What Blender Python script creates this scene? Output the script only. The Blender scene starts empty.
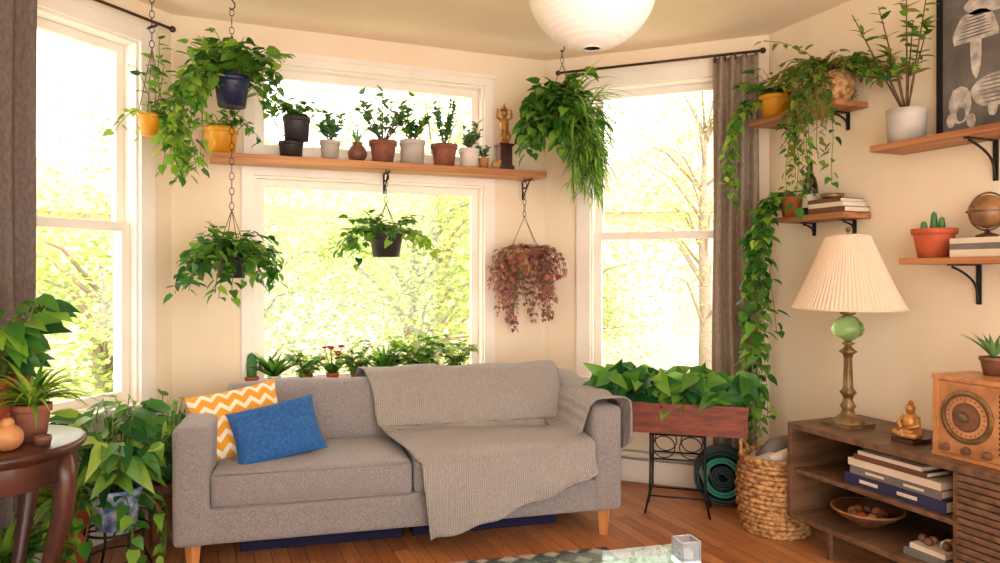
import bpy, math, random
from mathutils import Vector, Matrix, noise
R = random.Random(11)
V = Vector
pi = math.pi
scene = bpy.context.scene

# ------------------------------------------------------------------ materials
def lin(c):
    return tuple(((x/255.0)/12.92 if x/255.0 <= .04045 else ((x/255.0+.055)/1.055)**2.4) for x in c) + (1,)

def newmat(name):
    m = bpy.data.materials.new(name); m.use_nodes = True
    nt = m.node_tree
    return m, nt, nt.nodes['Principled BSDF']

def mat(name, c1, c2=None, scale=15, rough=.6, metal=0, bump=0, bscale=None, stretch=None, detail=3, sheen=0):
    m, nt, p = newmat(name)
    p.inputs['Roughness'].default_value = rough
    p.inputs['Metallic'].default_value = metal
    if sheen: p.inputs['Sheen Weight'].default_value = sheen
    tc = nt.nodes.new('ShaderNodeTexCoord'); mp = nt.nodes.new('ShaderNodeMapping')
    nt.links.new(tc.outputs['Object'], mp.inputs['Vector'])
    if stretch: mp.inputs['Scale'].default_value = stretch
    n = nt.nodes.new('ShaderNodeTexNoise'); n.inputs['Scale'].default_value = scale; n.inputs['Detail'].default_value = detail
    nt.links.new(mp.outputs[0], n.inputs['Vector'])
    if c2 is None: c2 = tuple(x*.88 for x in c1)
    cr = nt.nodes.new('ShaderNodeValToRGB')
    cr.color_ramp.elements[0].position = .35; cr.color_ramp.elements[1].position = .65
    cr.color_ramp.elements[0].color = lin(c1); cr.color_ramp.elements[1].color = lin(c2)
    nt.links.new(n.outputs['Fac'], cr.inputs[0]); nt.links.new(cr.outputs[0], p.inputs['Base Color'])
    if bump:
        n2 = nt.nodes.new('ShaderNodeTexNoise'); n2.inputs['Scale'].default_value = bscale or scale*3
        nt.links.new(mp.outputs[0], n2.inputs['Vector'])
        b = nt.nodes.new('ShaderNodeBump'); b.inputs['Strength'].default_value = bump; b.inputs['Distance'].default_value = .01
        nt.links.new(n2.outputs['Fac'], b.inputs['Height']); nt.links.new(b.outputs[0], p.inputs['Normal'])
    return m

def leafmat(name, cs, rough=.42, trans=.4):
    m, nt, p = newmat(name)
    p.inputs['Roughness'].default_value = rough
    g = nt.nodes.new('ShaderNodeNewGeometry'); cr = nt.nodes.new('ShaderNodeValToRGB')
    el = cr.color_ramp.elements
    for i, c in enumerate(cs):
        if i < 2: e = el[i]; e.position = i/(len(cs)-1)
        else: e = el.new(i/(len(cs)-1))
        e.color = lin(c)
    el[1].position = 1/(len(cs)-1)
    nt.links.new(g.outputs['Random Per Island'], cr.inputs[0]); nt.links.new(cr.outputs[0], p.inputs['Base Color'])
    t = nt.nodes.new('ShaderNodeBsdfTranslucent'); nt.links.new(cr.outputs[0], t.inputs['Color'])
    mx = nt.nodes.new('ShaderNodeMixShader'); mx.inputs[0].default_value = trans
    nt.links.new(p.outputs[0], mx.inputs[1]); nt.links.new(t.outputs[0], mx.inputs[2])
    nt.links.new(mx.outputs[0], nt.nodes['Material Output'].inputs['Surface'])
    return m

def wavemat(name, c1, c2, scale, direction='X', rough=.8, bump=.5, dist=0.0, dscale=1, coord='Object', metal=0):
    m, nt, p = newmat(name); p.inputs['Roughness'].default_value = rough; p.inputs['Metallic'].default_value = metal
    tc = nt.nodes.new('ShaderNodeTexCoord'); w = nt.nodes.new('ShaderNodeTexWave')
    w.bands_direction = direction; w.inputs['Scale'].default_value = scale; w.inputs['Distortion'].default_value = dist
    w.inputs['Detail Scale'].default_value = dscale
    nt.links.new(tc.outputs[coord], w.inputs['Vector'])
    cr = nt.nodes.new('ShaderNodeValToRGB'); cr.color_ramp.elements[0].color = lin(c1); cr.color_ramp.elements[1].color = lin(c2)
    nt.links.new(w.outputs['Fac'], cr.inputs[0]); nt.links.new(cr.outputs[0], p.inputs['Base Color'])
    b = nt.nodes.new('ShaderNodeBump'); b.inputs['Strength'].default_value = bump; b.inputs['Distance'].default_value = .006
    nt.links.new(w.outputs['Fac'], b.inputs['Height']); nt.links.new(b.outputs[0], p.inputs['Normal'])
    return m

M = {}
M['wall'] = mat('wall_paint', (242,225,201), (238,219,193), 3, .75, bump=.05, bscale=120)
M['ceil'] = mat('ceiling_paint', (247,225,201), (243,220,194), 2, .8)
M['trim'] = mat('white_trim', (246,238,228), (240,231,220), 4, .4)
M['rad'] = mat('radiator_enamel', (236,226,214), (228,217,204), 4, .4)
M['sofa'] = mat('sofa_fabric', (152,145,145), (126,119,121), 150, .9, bump=.5, bscale=260, stretch=(1,1,1.0), sheen=.3)
M['blanket'] = wavemat('knit_blanket', (162,154,151), (190,183,179), 30, 'X', .95, .9, 5, 5)
M['blue'] = mat('blue_linen', (28,82,146), (42,102,168), 60, .85, bump=.4, bscale=200)
M['legwood'] = mat('leg_wood', (214,150,92), (196,130,74), 12, .5, stretch=(1,1,.2))
M['shelf'] = mat('shelf_pine', (206,146,88), (166,104,56), 6, .5, stretch=(.25,3,6), bump=.1)
M['shelfr'] = mat('shelf_wood', (184,122,74), (136,84,50), 6, .5, stretch=(3,.25,6), bump=.1)
M['darkwood'] = mat('carved_mahogany', (92,50,38), (54,28,24), 8, .3, stretch=(1,1,.3), bump=.1)
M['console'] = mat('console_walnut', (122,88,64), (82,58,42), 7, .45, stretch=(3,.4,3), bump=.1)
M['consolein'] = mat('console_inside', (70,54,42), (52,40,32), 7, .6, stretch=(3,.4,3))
M['radio'] = mat('radio_wood', (196,136,84), (168,106,60), 8, .35, stretch=(3,.4,3))
M['planterwood'] = mat('redwood_planter', (136,70,48), (102,50,36), 10, .6, stretch=(1,1,4), bump=.2)
M['terra'] = mat('terracotta', (196,92,56), (172,76,46), 12, .8, bump=.1)
M['terrad'] = mat('terracotta_aged', (150,92,72), (118,72,58), 14, .85, bump=.1)
M['navy'] = mat('navy_plastic', (34,36,74), (26,28,62), 6, .4)
M['charcoal'] = mat('charcoal_pot', (52,44,50), (40,34,38), 6, .5)
M['white'] = mat('white_ceramic', (232,224,214), (222,212,200), 5, .35)
M['grayc'] = mat('gray_ceramic', (192,184,176), (172,164,156), 9, .6)
M['yellow'] = mat('yellow_ceramic', (228,160,36), (212,140,28), 5, .35)
M['brownc'] = mat('brown_ceramic', (122,82,60), (96,60,44), 12, .5)
M['black'] = mat('black_iron', (28,26,28), (20,18,20), 8, .5, metal=.4)
M['rod'] = mat('bronze_rod', (84,62,50), (66,48,40), 8, .4, metal=.6)
M['soil'] = mat('soil', (60,42,32), (40,28,22), 60, 1, bump=.6)
M['cord'] = mat('hemp_cord', (150,118,86), (120,92,66), 80, .95)
M['stem'] = mat('green_stem', (104,132,58), (84,112,48), 20, .6)
M['bark'] = mat('bark', (120,88,62), (88,64,46), 20, .9, bump=.4)
M['treebark'] = mat('pale_bark', (160,140,126), (140,122,110), 20, .9)
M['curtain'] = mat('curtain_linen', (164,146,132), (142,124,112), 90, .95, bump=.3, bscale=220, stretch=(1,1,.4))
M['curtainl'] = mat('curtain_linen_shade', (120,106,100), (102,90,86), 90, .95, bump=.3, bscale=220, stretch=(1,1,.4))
M['brass'] = mat('aged_brass', (150,124,86), (108,86,58), 14, .4, metal=.7)
M['gold'] = mat('gold_metal', (206,150,84), (170,116,62), 14, .4, metal=.5)
M['teal'] = mat('teal_rubber', (48,144,128), (40,126,114), 5, .7)
M['teald'] = mat('dark_mat_foam', (34,58,66), (26,46,54), 5, .8)
M['book1'] = mat('book_navy', (40,42,80), (32,34,66), 6, .6)
M['book2'] = mat('book_cream', (220,206,186), (206,190,168), 6, .7)
M['book3'] = mat('book_brown', (112,70,50), (96,58,42), 6, .7)
M['book4'] = mat('book_gray', (120,112,108), (100,94,92), 6, .7)
M['page'] = mat('book_pages', (234,222,200), (216,202,178), 80, .9, stretch=(.2,.2,4))
M['box'] = mat('storage_shadow_navy', (26,22,66), (20,18,50), 30, .9)  # deep blue-purple shadow under the sofa put into this colour
M['ceramicblue'] = mat('blue_white_ceramic', (60,90,150), (190,200,214), 22, .35)
M['gourd'] = mat('gourd_shell', (196,142,92), (164,108,66), 10, .5)
M['grass'] = mat('lawn', (200,198,152), (178,182,130), 3, .9)
M['ext'] = wavemat('house_siding', (218,196,186), (228,209,200), 4, 'Z', .8, .3)
M['roof'] = mat('house_roof', (196,172,166), (184,162,158), 6, .9)
M['extwin'] = mat('house_window_pane', (182,172,170), (168,160,160), 2, .3)
M['spice'] = mat('red_petal', (206,40,50), (186,26,40), 6, .5)
M['cactus'] = mat('cactus_skin', (80,134,80), (62,112,64), 30, .6, bump=.3)
M['canvas'] = mat('print_background', (112,106,102), (84,80,78), 7, .8, detail=8)
M['print'] = mat('print_ink_light', (206,198,188), (140,134,130), 22, .8, detail=8)
M['dark'] = mat('dark_slot', (22,18,16), (16,14,12), 6, .7)
M['paper'] = wavemat('rice_paper', (246,242,236), (250,247,243), 20, 'Z', .9, .12)
L1 = leafmat('pothos_leaf', [(38,96,34),(70,132,44),(140,188,66),(50,112,40)])
L2 = leafmat('dark_leaf', [(24,76,36),(40,104,46),(80,138,54)])
L3 = leafmat('lime_leaf', [(124,170,50),(182,210,84),(92,150,48)])
L4 = leafmat('pink_leaf', [(176,96,100),(216,150,140),(128,74,78),(164,124,106)])
L5 = leafmat('blue_green_leaf', [(76,124,74),(124,168,106),(54,100,58)])
L6 = leafmat('olive_leaf', [(120,126,48),(154,152,62),(96,112,40)])
LT = leafmat('tree_leaf', [(164,186,96),(200,212,132),(138,166,82)], .8, .4)

def glassmat(name, col, transp=.85):
    m, nt, p = newmat(name)
    t = nt.nodes.new('ShaderNodeBsdfTransparent'); t.inputs[0].default_value = col
    g = nt.nodes.new('ShaderNodeBsdfGlossy'); g.inputs['Roughness'].default_value = .02
    mx = nt.nodes.new('ShaderNodeMixShader'); mx.inputs[0].default_value = 1-transp
    nt.links.new(t.outputs[0], mx.inputs[1]); nt.links.new(g.outputs[0], mx.inputs[2])
    nt.links.new(mx.outputs[0], nt.nodes['Material Output'].inputs['Surface'])
    return m
M['pane'] = glassmat('window_glass', (1,1,1,1), .96)
M['tableglass'] = glassmat('table_glass', (.74,.90,.84,1), .88)
def gl(name, col, rough=.03):
    m, nt, p = newmat(name); p.inputs['Base Color'].default_value = col; p.inputs['Roughness'].default_value = rough
    p.inputs['Transmission Weight'].default_value = .85; p.inputs['IOR'].default_value = 1.45
    return m
M['green_glass'] = gl('green_glass', lin((176,218,150)))
M['clear'] = gl('clear_glass', (.82,.90,1,1), .15)
M['bottle'] = gl('dark_bottle_glass', lin((60,44,30)), .08)

m, nt, p = newmat('pleated_shade'); M['shade'] = m
p.inputs['Base Color'].default_value = lin((236,216,194)); p.inputs['Roughness'].default_value = .9
t = nt.nodes.new('ShaderNodeBsdfTranslucent'); t.inputs[0].default_value = lin((240,220,194))
mx = nt.nodes.new('ShaderNodeMixShader'); mx.inputs[0].default_value = .25
nt.links.new(p.outputs[0], mx.inputs[1]); nt.links.new(t.outputs[0], mx.inputs[2]); nt.links.new(mx.outputs[0], nt.nodes['Material Output'].inputs['Surface'])

m, nt, p = newmat('oak_floor'); M['floor'] = m
p.inputs['Roughness'].default_value = .36
tc = nt.nodes.new('ShaderNodeTexCoord'); mp = nt.nodes.new('ShaderNodeMapping'); mp.inputs['Rotation'].default_value = (0,0,pi/2)
nt.links.new(tc.outputs['Object'], mp.inputs[0])
br = nt.nodes.new('ShaderNodeTexBrick'); br.inputs['Scale'].default_value = 1; br.inputs['Brick Width'].default_value = 1.1
br.inputs['Row Height'].default_value = .075; br.inputs['Mortar Size'].default_value = .0018
br.inputs['Color1'].default_value = lin((204,138,88)); br.inputs['Color2'].default_value = lin((170,108,66)); br.inputs['Mortar'].default_value = lin((84,50,32))
nt.links.new(mp.outputs[0], br.inputs['Vector'])
mp2 = nt.nodes.new('ShaderNodeMapping'); mp2.inputs['Scale'].default_value = (14,1.2,1); nt.links.new(tc.outputs['Object'], mp2.inputs[0])
n = nt.nodes.new('ShaderNodeTexNoise'); n.inputs['Scale'].default_value = 4; n.inputs['Detail'].default_value = 6; nt.links.new(mp2.outputs[0], n.inputs[0])
mxc = nt.nodes.new('ShaderNodeMixRGB'); mxc.blend_type = 'MULTIPLY'; mxc.inputs[0].default_value = .5
nt.links.new(br.outputs['Color'], mxc.inputs[1])
cr = nt.nodes.new('ShaderNodeValToRGB'); cr.color_ramp.elements[0].color = (.45,.4,.35,1); cr.color_ramp.elements[1].color = (1,1,1,1); cr.color_ramp.elements[0].position=.3; cr.color_ramp.elements[1].position=.6
nt.links.new(n.outputs['Fac'], cr.inputs[0]); nt.links.new(cr.outputs[0], mxc.inputs[2]); nt.links.new(mxc.outputs[0], p.inputs['Base Color'])

m, nt, p = newmat('chevron_fabric'); M['chevron'] = m; p.inputs['Roughness'].default_value = .9
tc = nt.nodes.new('ShaderNodeTexCoord'); sx = nt.nodes.new('ShaderNodeSeparateXYZ'); nt.links.new(tc.outputs['Object'], sx.inputs[0])
pp = nt.nodes.new('ShaderNodeMath'); pp.operation = 'PINGPONG'; pp.inputs[1].default_value = .035; nt.links.new(sx.outputs[0], pp.inputs[0])
ad = nt.nodes.new('ShaderNodeMath'); ad.operation = 'ADD'; nt.links.new(pp.outputs[0], ad.inputs[0]); nt.links.new(sx.outputs[1], ad.inputs[1])
ml = nt.nodes.new('ShaderNodeMath'); ml.operation = 'MULTIPLY'; ml.inputs[1].default_value = 15; nt.links.new(ad.outputs[0], ml.inputs[0])
fr = nt.nodes.new('ShaderNodeMath'); fr.operation = 'FRACT'; nt.links.new(ml.outputs[0], fr.inputs[0])
gt = nt.nodes.new('ShaderNodeMath'); gt.operation = 'GREATER_THAN'; gt.inputs[1].default_value = .40; nt.links.new(fr.outputs[0], gt.inputs[0])
mc = nt.nodes.new('ShaderNodeMixRGB'); mc.inputs[1].default_value = lin((240,228,210)); mc.inputs[2].default_value = lin((230,158,48))
nt.links.new(gt.outputs[0], mc.inputs[0]); nt.links.new(mc.outputs[0], p.inputs['Base Color'])

m, nt, p = newmat('woven_rug'); M['rug'] = m; p.inputs['Roughness'].default_value = 1
tc = nt.nodes.new('ShaderNodeTexCoord'); vo = nt.nodes.new('ShaderNodeTexVoronoi'); vo.inputs['Scale'].default_value = 9; vo.distance = 'MANHATTAN'; vo.inputs['Randomness'].default_value = .3
nt.links.new(tc.outputs['Object'], vo.inputs['Vector'])
cr = nt.nodes.new('ShaderNodeValToRGB'); cr.color_ramp.elements[0].color = lin((186,176,168)); cr.color_ramp.elements[1].color = lin((74,72,82)); cr.color_ramp.elements[0].position=.35; cr.color_ramp.elements[1].position=.55
nt.links.new(vo.outputs['Distance'], cr.inputs[0]); nt.links.new(cr.outputs[0], p.inputs['Base Color'])

m, nt, p = newmat('seagrass_weave'); M['wicker'] = m; p.inputs['Roughness'].default_value = .8
tc = nt.nodes.new('ShaderNodeTexCoord')
ck = nt.nodes.new('ShaderNodeTexNoise'); ck.inputs['Scale'].default_value = 45; nt.links.new(tc.outputs['Object'], ck.inputs[0])
cr = nt.nodes.new('ShaderNodeValToRGB'); cr.color_ramp.elements[0].color = lin((120,80,46)); cr.color_ramp.elements[1].color = lin((204,156,102)); cr.color_ramp.elements[0].position=.35; cr.color_ramp.elements[1].position=.62
nt.links.new(ck.outputs['Fac'], cr.inputs[0]); nt.links.new(cr.outputs[0], p.inputs['Base Color'])

# ------------------------------------------------------------------ room constants
Y0, XR, S, D, H = 4.25, 3.05, 6.328, 4.393, 2.68
XL = -1.119
def cl(w, m=.035):
    w = V(w)
    if w.y > Y0-m: w.y = Y0-m
    if w.x > XR-m: w.x = XR-m
    e = w.x+w.y-(S-m*1.414)
    if e > 0: w.x -= e/2; w.y -= e/2
    e = w.y-w.x-(D-m*1.414)
    if e > 0: w.x += e/2; w.y -= e/2
    if w.z < .004: w.z = .004
    if w.z > H-.01: w.z = H-.01
    return w

# ------------------------------------------------------------------ builder
class B:
    def __init__(s, name, at=(0,0,0), rz=0, mat4=None):
        s.name = name; s.v = []; s.f = []; s.m = []; s.sm = []; s.slots = []
        s.W = mat4 if mat4 else Matrix.Translation(V(at)) @ Matrix.Rotation(rz, 4, 'Z')
        s.Wi = s.W.inverted(); s.T = Matrix.Identity(4); s.cm = .035; s.zmin = -99; s.sofaside = False
    def mi(s, mt):
        if isinstance(mt, str): mt = M[mt]
        if mt not in s.slots: s.slots.append(mt)
        return s.slots.index(mt)
    def add(s, vs, fs, mt, smooth=False):
        o = len(s.v); k = s.mi(mt)
        for p in vs: s.v.append(tuple(s.T @ V(p)))
        for f in fs: s.f.append(tuple(i+o for i in f)); s.m.append(k); s.sm.append(smooth)
    def box(s, x0,x1,y0,y1,z0,z1, mt):
        vs = [(x,y,z) for z in (z0,z1) for y in (y0,y1) for x in (x0,x1)]
        s.add(vs, [(0,2,3,1),(4,5,7,6),(0,1,5,4),(2,6,7,3),(0,4,6,2),(1,3,7,5)], mt)
    def lathe(s, prof, mt, cx=0, cy=0, n=24, smooth=True, flute=0, fn=0):
        vs = []; fs = []
        for r, z in prof:
            for i in range(n):
                a = 2*pi*i/n; rr = r*(1+flute*math.cos(fn*a)) if flute else r
                vs.append((cx+rr*math.cos(a), cy+rr*math.sin(a), z))
        for j in range(len(prof)-1):
            for i in range(n):
                k = (i+1) % n; fs.append((j*n+i, j*n+k, (j+1)*n+k, (j+1)*n+i))
        s.add(vs, fs, mt, smooth)
    def disc(s, r, z, mt, cx=0, cy=0, n=24):
        s.add([(cx+r*math.cos(2*pi*i/n), cy+r*math.sin(2*pi*i/n), z) for i in range(n)], [tuple(range(n))], mt)
    def sph(s, c, r, mt, n=16, m=10):
        if not hasattr(r, '__len__'): r = (r,r,r)
        T0 = s.T; s.T = T0 @ Matrix.Translation(V(c)) @ Matrix.Diagonal((r[0],r[1],r[2],1))
        s.lathe([(max(1e-4,math.sin(pi*j/m)), -math.cos(pi*j/m)) for j in range(m+1)], mt, n=n); s.T = T0
    def tube(s, pts, r, mt, n=6, cap=True):
        pts = [V(p) for p in pts]; vs = []; fs = []
        N = len(pts); pr = None
        for i, p in enumerate(pts):
            t = (pts[min(i+1,N-1)]-pts[max(i-1,0)])
            if t.length < 1e-9: t = V((0,0,1))
            t.normalize()
            if pr is None:
                a = V((1,0,0)) if abs(t.x) < .8 else V((0,1,0)); pr = (a - t*a.dot(t)).normalized()
            else:
                q = pr - t*pr.dot(t)
                if q.length > 1e-6: pr = q.normalized()
            b = t.cross(pr); rr = r[i] if hasattr(r, '__len__') else r
            for k in range(n):
                a = 2*pi*k/n; vs.append(p + (pr*math.cos(a)+b*math.sin(a))*rr)
        for i in range(N-1):
            for k in range(n):
                q = (k+1) % n; fs.append((i*n+k, i*n+q, (i+1)*n+q, (i+1)*n+k))
        if cap: fs.append(tuple(range(n))[::-1]); fs.append(tuple((N-1)*n+k for k in range(n)))
        s.add(vs, fs, mt, True)
    def torus(s, c, r, t, mt, n=32, k=8, axis='Z'):
        vs = []; fs = []
        for i in range(n):
            a = 2*pi*i/n
            for j in range(k):
                b = 2*pi*j/k; x = (r+t*math.cos(b))*math.cos(a); y = (r+t*math.cos(b))*math.sin(a); z = t*math.sin(b)
                q = (x,y,z) if axis == 'Z' else ((x,z,y) if axis == 'Y' else (z,x,y))
                vs.append((c[0]+q[0], c[1]+q[1], c[2]+q[2]))
        for i in range(n):
            for j in range(k):
                fs.append((i*k+j, ((i+1)%n)*k+j, ((i+1)%n)*k+(j+1)%k, i*k+(j+1)%k))
        s.add(vs, fs, mt, True)
    def grid(s, fn, nu, nv, mt, smooth=True):
        vs = [fn(i/nu, j/nv) for j in range(nv+1) for i in range(nu+1)]
        fs = [(j*(nu+1)+i, j*(nu+1)+i+1, (j+1)*(nu+1)+i+1, (j+1)*(nu+1)+i) for j in range(nv) for i in range(nu)]
        s.add(vs, fs, mt, smooth)
    def cushion(s, c, h, r, mt, puff=(0,0,0), n=6, wob=0):
        c = V(c)
        def axis(hh):
            a = [-hh, -hh+.2*r, -hh+.5*r, -hh+r]
            b = [-(hh-r) + 2*(hh-r)*i/n for i in range(1,n)]
            return a + b + [-x for x in reversed(a)]
        ax = [axis(x) for x in h]
        for d in range(3):
            e, g = [(1,2),(2,0),(0,1)][d]
            for sg in (-1,1):
                vs = []; A = ax[e]; G = ax[g]
                for gv in G:
                    for ev in A:
                        p = V((0,0,0)); p[d] = sg*h[d]; p[e] = ev; p[g] = gv
                        q = V([max(-(h[k]-r), min(h[k]-r, p[k])) for k in range(3)])
                        dd = p-q; dd = dd.normalized()*r if dd.length > 1e-9 else dd
                        w = q+dd
                        for k in range(3):
                            o = [j for j in range(3) if j != k]
                            fac = (1-(w[o[0]]/h[o[0]])**2)*(1-(w[o[1]]/h[o[1]])**2)
                            w[k] += puff[k]*fac*(w[k]/h[k])
                        if wob:
                            w = w + noise.noise_vector(w*7)*wob
                        vs.append(c+w)
                na = len(A); fs = []
                for j in range(len(G)-1):
                    for i in range(na-1):
                        f = (j*na+i, j*na+i+1, (j+1)*na+i+1, (j+1)*na+i)
                        fs.append(f if sg > 0 else f[::-1])
                s.add(vs, fs, mt, True)
    def lim(s, q, m):
        w = cl(s.W @ V(q), m)
        if s.sofaside and w.y > 3.25:
            xm = -.15+(w.y-3.33)*.139
            if w.x > xm: w.x = xm - .15*(w.x-xm)
        q = s.Wi @ w
        if q.z < s.zmin: q.z = s.zmin
        return q
    def clampadd(s, vs, fs, mt, smooth=False):
        s.add([s.lim(p, s.cm) for p in vs], fs, mt, smooth)
    def leaf(s, p, d, ln, wd, mt, up=None, curl=.25):
        p = V(p); d = V(d).normalized(); up = V(up) if up else V((R.uniform(-.5,.5),R.uniform(-.5,.5),1))
        sd = d.cross(up)
        if sd.length < .05: sd = d.cross(V((1,0,.1)))
        sd.normalize(); nn = sd.cross(d).normalized()
        ts = [0,.1,.35,.68,1]; ws = [0,.40,.5,.30,0]
        mid = [p+d*(t*ln)-nn*(curl*ln*t*t) for t in ts]
        l = [mid[i]+sd*(ws[i]*wd)+nn*(.12*wd)-(d*.08*ln if i==1 else d*0) for i in (1,2,3)]
        r = [mid[i]-sd*(ws[i]*wd)+nn*(.12*wd)-(d*.08*ln if i==1 else d*0) for i in (1,2,3)]
        s.clampadd(mid+l+r, [(0,1,5),(1,2,6,5),(2,3,7,6),(3,4,7),(0,8,1),(1,8,9,2),(2,9,10,3),(3,10,4)], mt, True)
    def blade(s, p, d, ln, wd, mt, droop=1.0, n=7, swirl=0):
        p = V(p); d = V(d).normalized(); st = ln/n; pts = [p]; sw = V((R.uniform(-1,1),R.uniform(-1,1),0))*swirl
        for i in range(n):
            d = (d + V((0,0,-droop*st/ln*1.2)) + sw/n).normalized(); p = p+d*st; pts.append(p)
        sd = V((d.y,-d.x,0)); sd = sd.normalized() if sd.length > .01 else V((1,0,0))
        vs = []; fs = []
        for i, q in enumerate(pts):
            t = i/n; w = wd*.5*(.35+.65*math.sin(pi*min(1,t*1.1+.1)))*(1-t**4)
            vs += [q+sd*w+V((0,0,w*.5)), q, q-sd*w+V((0,0,w*.5))]
        for i in range(n):
            a = i*3; fs += [(a,a+1,a+4,a+3),(a+1,a+2,a+5,a+4)]
        s.clampadd(vs, fs, mt, True)
    def vine(s, p, d, length, grav, ll, lw, mt, step=.05, jit=.25, stem='stem', per=1, sr=.0018, lenv=.35):
        p = V(p); d = V(d).normalized(); pts = [p]; n = max(2,int(length/step))
        for i in range(n):
            d = d + V((R.uniform(-jit,jit),R.uniform(-jit,jit),R.uniform(-jit,jit)*.5)) * .5
            d.z -= grav*step; d.normalize()
            p = s.lim(p+d*step, max(.06,s.cm)); pts.append(p)
            for k in range(per):
                a = R.uniform(0,2*pi); side = V((math.cos(a),math.sin(a),R.uniform(-.7,.3)))
                ld = (side*.9+d*.4)
                sc = R.uniform(1-lenv,1+lenv*.6)
                s.leaf(p+side*.012, ld, ll*sc, lw*sc, mt, curl=R.uniform(.05,.4))
        s.tube(pts, sr, stem, 4, False)
    def pot(s, r, h, mt, cx=0, cy=0, z=0, taper=.72, rim=True, soil=True):
        pr = [(.001,z),(r*taper,z),(r*(taper+(1-taper)*.8),z+h*.78)]
        if rim: pr += [(r*(taper+(1-taper)*.8)+.001,z+h*.8),(r*1.04,z+h*.8),(r*1.06,z+h)]
        else: pr += [(r,z+h)]
        pr += [(r*.9,z+h),(r*.86,z+h*.86)]
        s.lathe(pr, mt, cx, cy)
        if soil: s.disc(r*.88, z+h*.88, 'soil', cx, cy)
    def done(s, bevel=0, merge=False, solid=0, parent=None, subsurf=0):
        me = bpy.data.meshes.new(s.name); me.from_pydata(s.v, [], s.f)
        for mt in s.slots: me.materials.append(mt)
        me.polygons.foreach_set('material_index', s.m); me.polygons.foreach_set('use_smooth', s.sm); me.update()
        if merge:
            import bmesh
            bm = bmesh.new(); bm.from_mesh(me); bmesh.ops.remove_doubles(bm, verts=bm.verts, dist=1e-5); bm.to_mesh(me); bm.free()
        ob = bpy.data.objects.new(s.name, me); scene.collection.objects.link(ob)
        if parent is not None: ob.parent = parent
        ob.matrix_local = s.W
        if solid:
            q = ob.modifiers.new('thickness','SOLIDIFY'); q.thickness = solid; q.offset = 0
        if bevel:
            q = ob.modifiers.new('bevel','BEVEL'); q.width = bevel; q.segments = 2; q.limit_method = 'ANGLE'; q.angle_limit = math.radians(50)
        return ob

def frame(o, d, n):
    m = Matrix.Identity(4)
    m.col[0] = (d[0],d[1],0,0); m.col[1] = (n[0],n[1],0,0); m.col[3] = (o[0],o[1],0,1)
    return m
q7 = math.sqrt(.5)
FC = frame((-.143,Y0),(1,0),(0,1)); LC = 2.221
FR = frame((2.078,4.25),(q7,-q7),(q7,q7)); LR = 1.375
FL = frame((-1.119,3.274),(q7,q7),(-q7,q7)); LL = 1.38
FW = frame((XR,3.278),(0,-1),(1,0)); LW = 4.3
FX = frame((XL,-1.0),(0,1),(-1,0)); LX = 4.274

def wall(name, F, L, holes):
    b = B(name, mat4=F)
    ss = sorted(set([0, L]+[h[0] for h in holes]+[h[1] for h in holes])); zs = sorted(set([0,H]+[h[2] for h in holes]+[h[3] for h in holes]))
    for i in range(len(ss)-1):
        for j in range(len(zs)-1):
            c = ((ss[i]+ss[i+1])/2, (zs[j]+zs[j+1])/2)
            if any(h[0]<c[0]<h[1] and h[2]<c[1]<h[3] for h in holes): continue
            b.box(ss[i],ss[i+1],0,.16,zs[j],zs[j+1],'wall')
    return b.done(merge=True)

WC1 = (.42,1.79,.64,1.84); WC2 = (.42,1.79,1.97,2.47)
WR = (.31,1.13,.64,2.47); WLf = (.36,1.165,.64,2.47)
wall('wall_center', FC, LC, [WC1,WC2]); wall('wall_bay_right', FR, LR, [WR]); wall('wall_bay_left', FL, LL, [WLf])
wall('wall_right', FW, LW, []); wall('wall_left', FX, LX, [])
b = B('floor'); b.box(-1.35,3.3,-1.0,4.5,-.1,0,'floor'); b.done()
b = B('ceiling'); b.box(-1.35,3.3,-1.0,4.5,H,H+.1,'ceil'); b.done()

def window(name, F, h, rail=None, sill=True, cw=.09):
    s0,s1,z0,z1 = h; b = B(name, mat4=F)
    e = .001
    b.box(s0-cw,s0,-.024,-e,z0,z1+cw,'trim'); b.box(s1,s1+cw,-.024,-e,z0,z1+cw,'trim')
    b.box(s0,s1,-.024,-e,z1,z1+cw,'trim')
    b.box(s0-cw-.01,s1+cw+.01,-.03,-e,z1+cw-.015,z1+cw+.012,'trim')
    if sill:
        b.box(s0-cw-.02,s1+cw+.02,-.075,-e,z0-.03,z0,'trim'); b.box(s0-cw,s1+cw,-.022,-e,z0-.12,z0-.03,'trim')
    else: b.box(s0-cw,s1+cw,-.024,-e,z0-.05,z0,'trim')
    t = .012
    b.box(s0,s0+t,0,.16,z0,z1,'trim'); b.box(s1-t,s1,0,.16,z0,z1,'trim'); b.box(s0+t,s1-t,0,.16,z1-t,z1,'trim'); b.box(s0+t,s1-t,0,.16,z0,z0+t,'trim')
    def sash(za,zb,y,w=.045):
        a0,a1 = s0+t,s1-t
        b.box(a0,a0+w,y,y+.035,za,zb,'trim'); b.box(a1-w,a1,y,y+.035,za,zb,'trim')
        b.box(a0+w,a1-w,y,y+.035,zb-w,zb,'trim'); b.box(a0+w,a1-w,y,y+.035,za,za+w,'trim')
        b.box(a0+w,a1-w,y+.015,y+.018,za+w,zb-w,'pane')
    if rail:
        sash(z0+t,rail+.02,.045); sash(rail-.02,z1-t,.085)
    else: sash(z0+t,z1-t,.06)
    return b.done(bevel=.003)
window('window_1', FL, WLf, 1.53); window('window_2', FC, WC1, None, cw=.07); window('window_3', FC, WC2, None, sill=False, cw=.06); window('window_4', FR, WR, 1.53)

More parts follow.
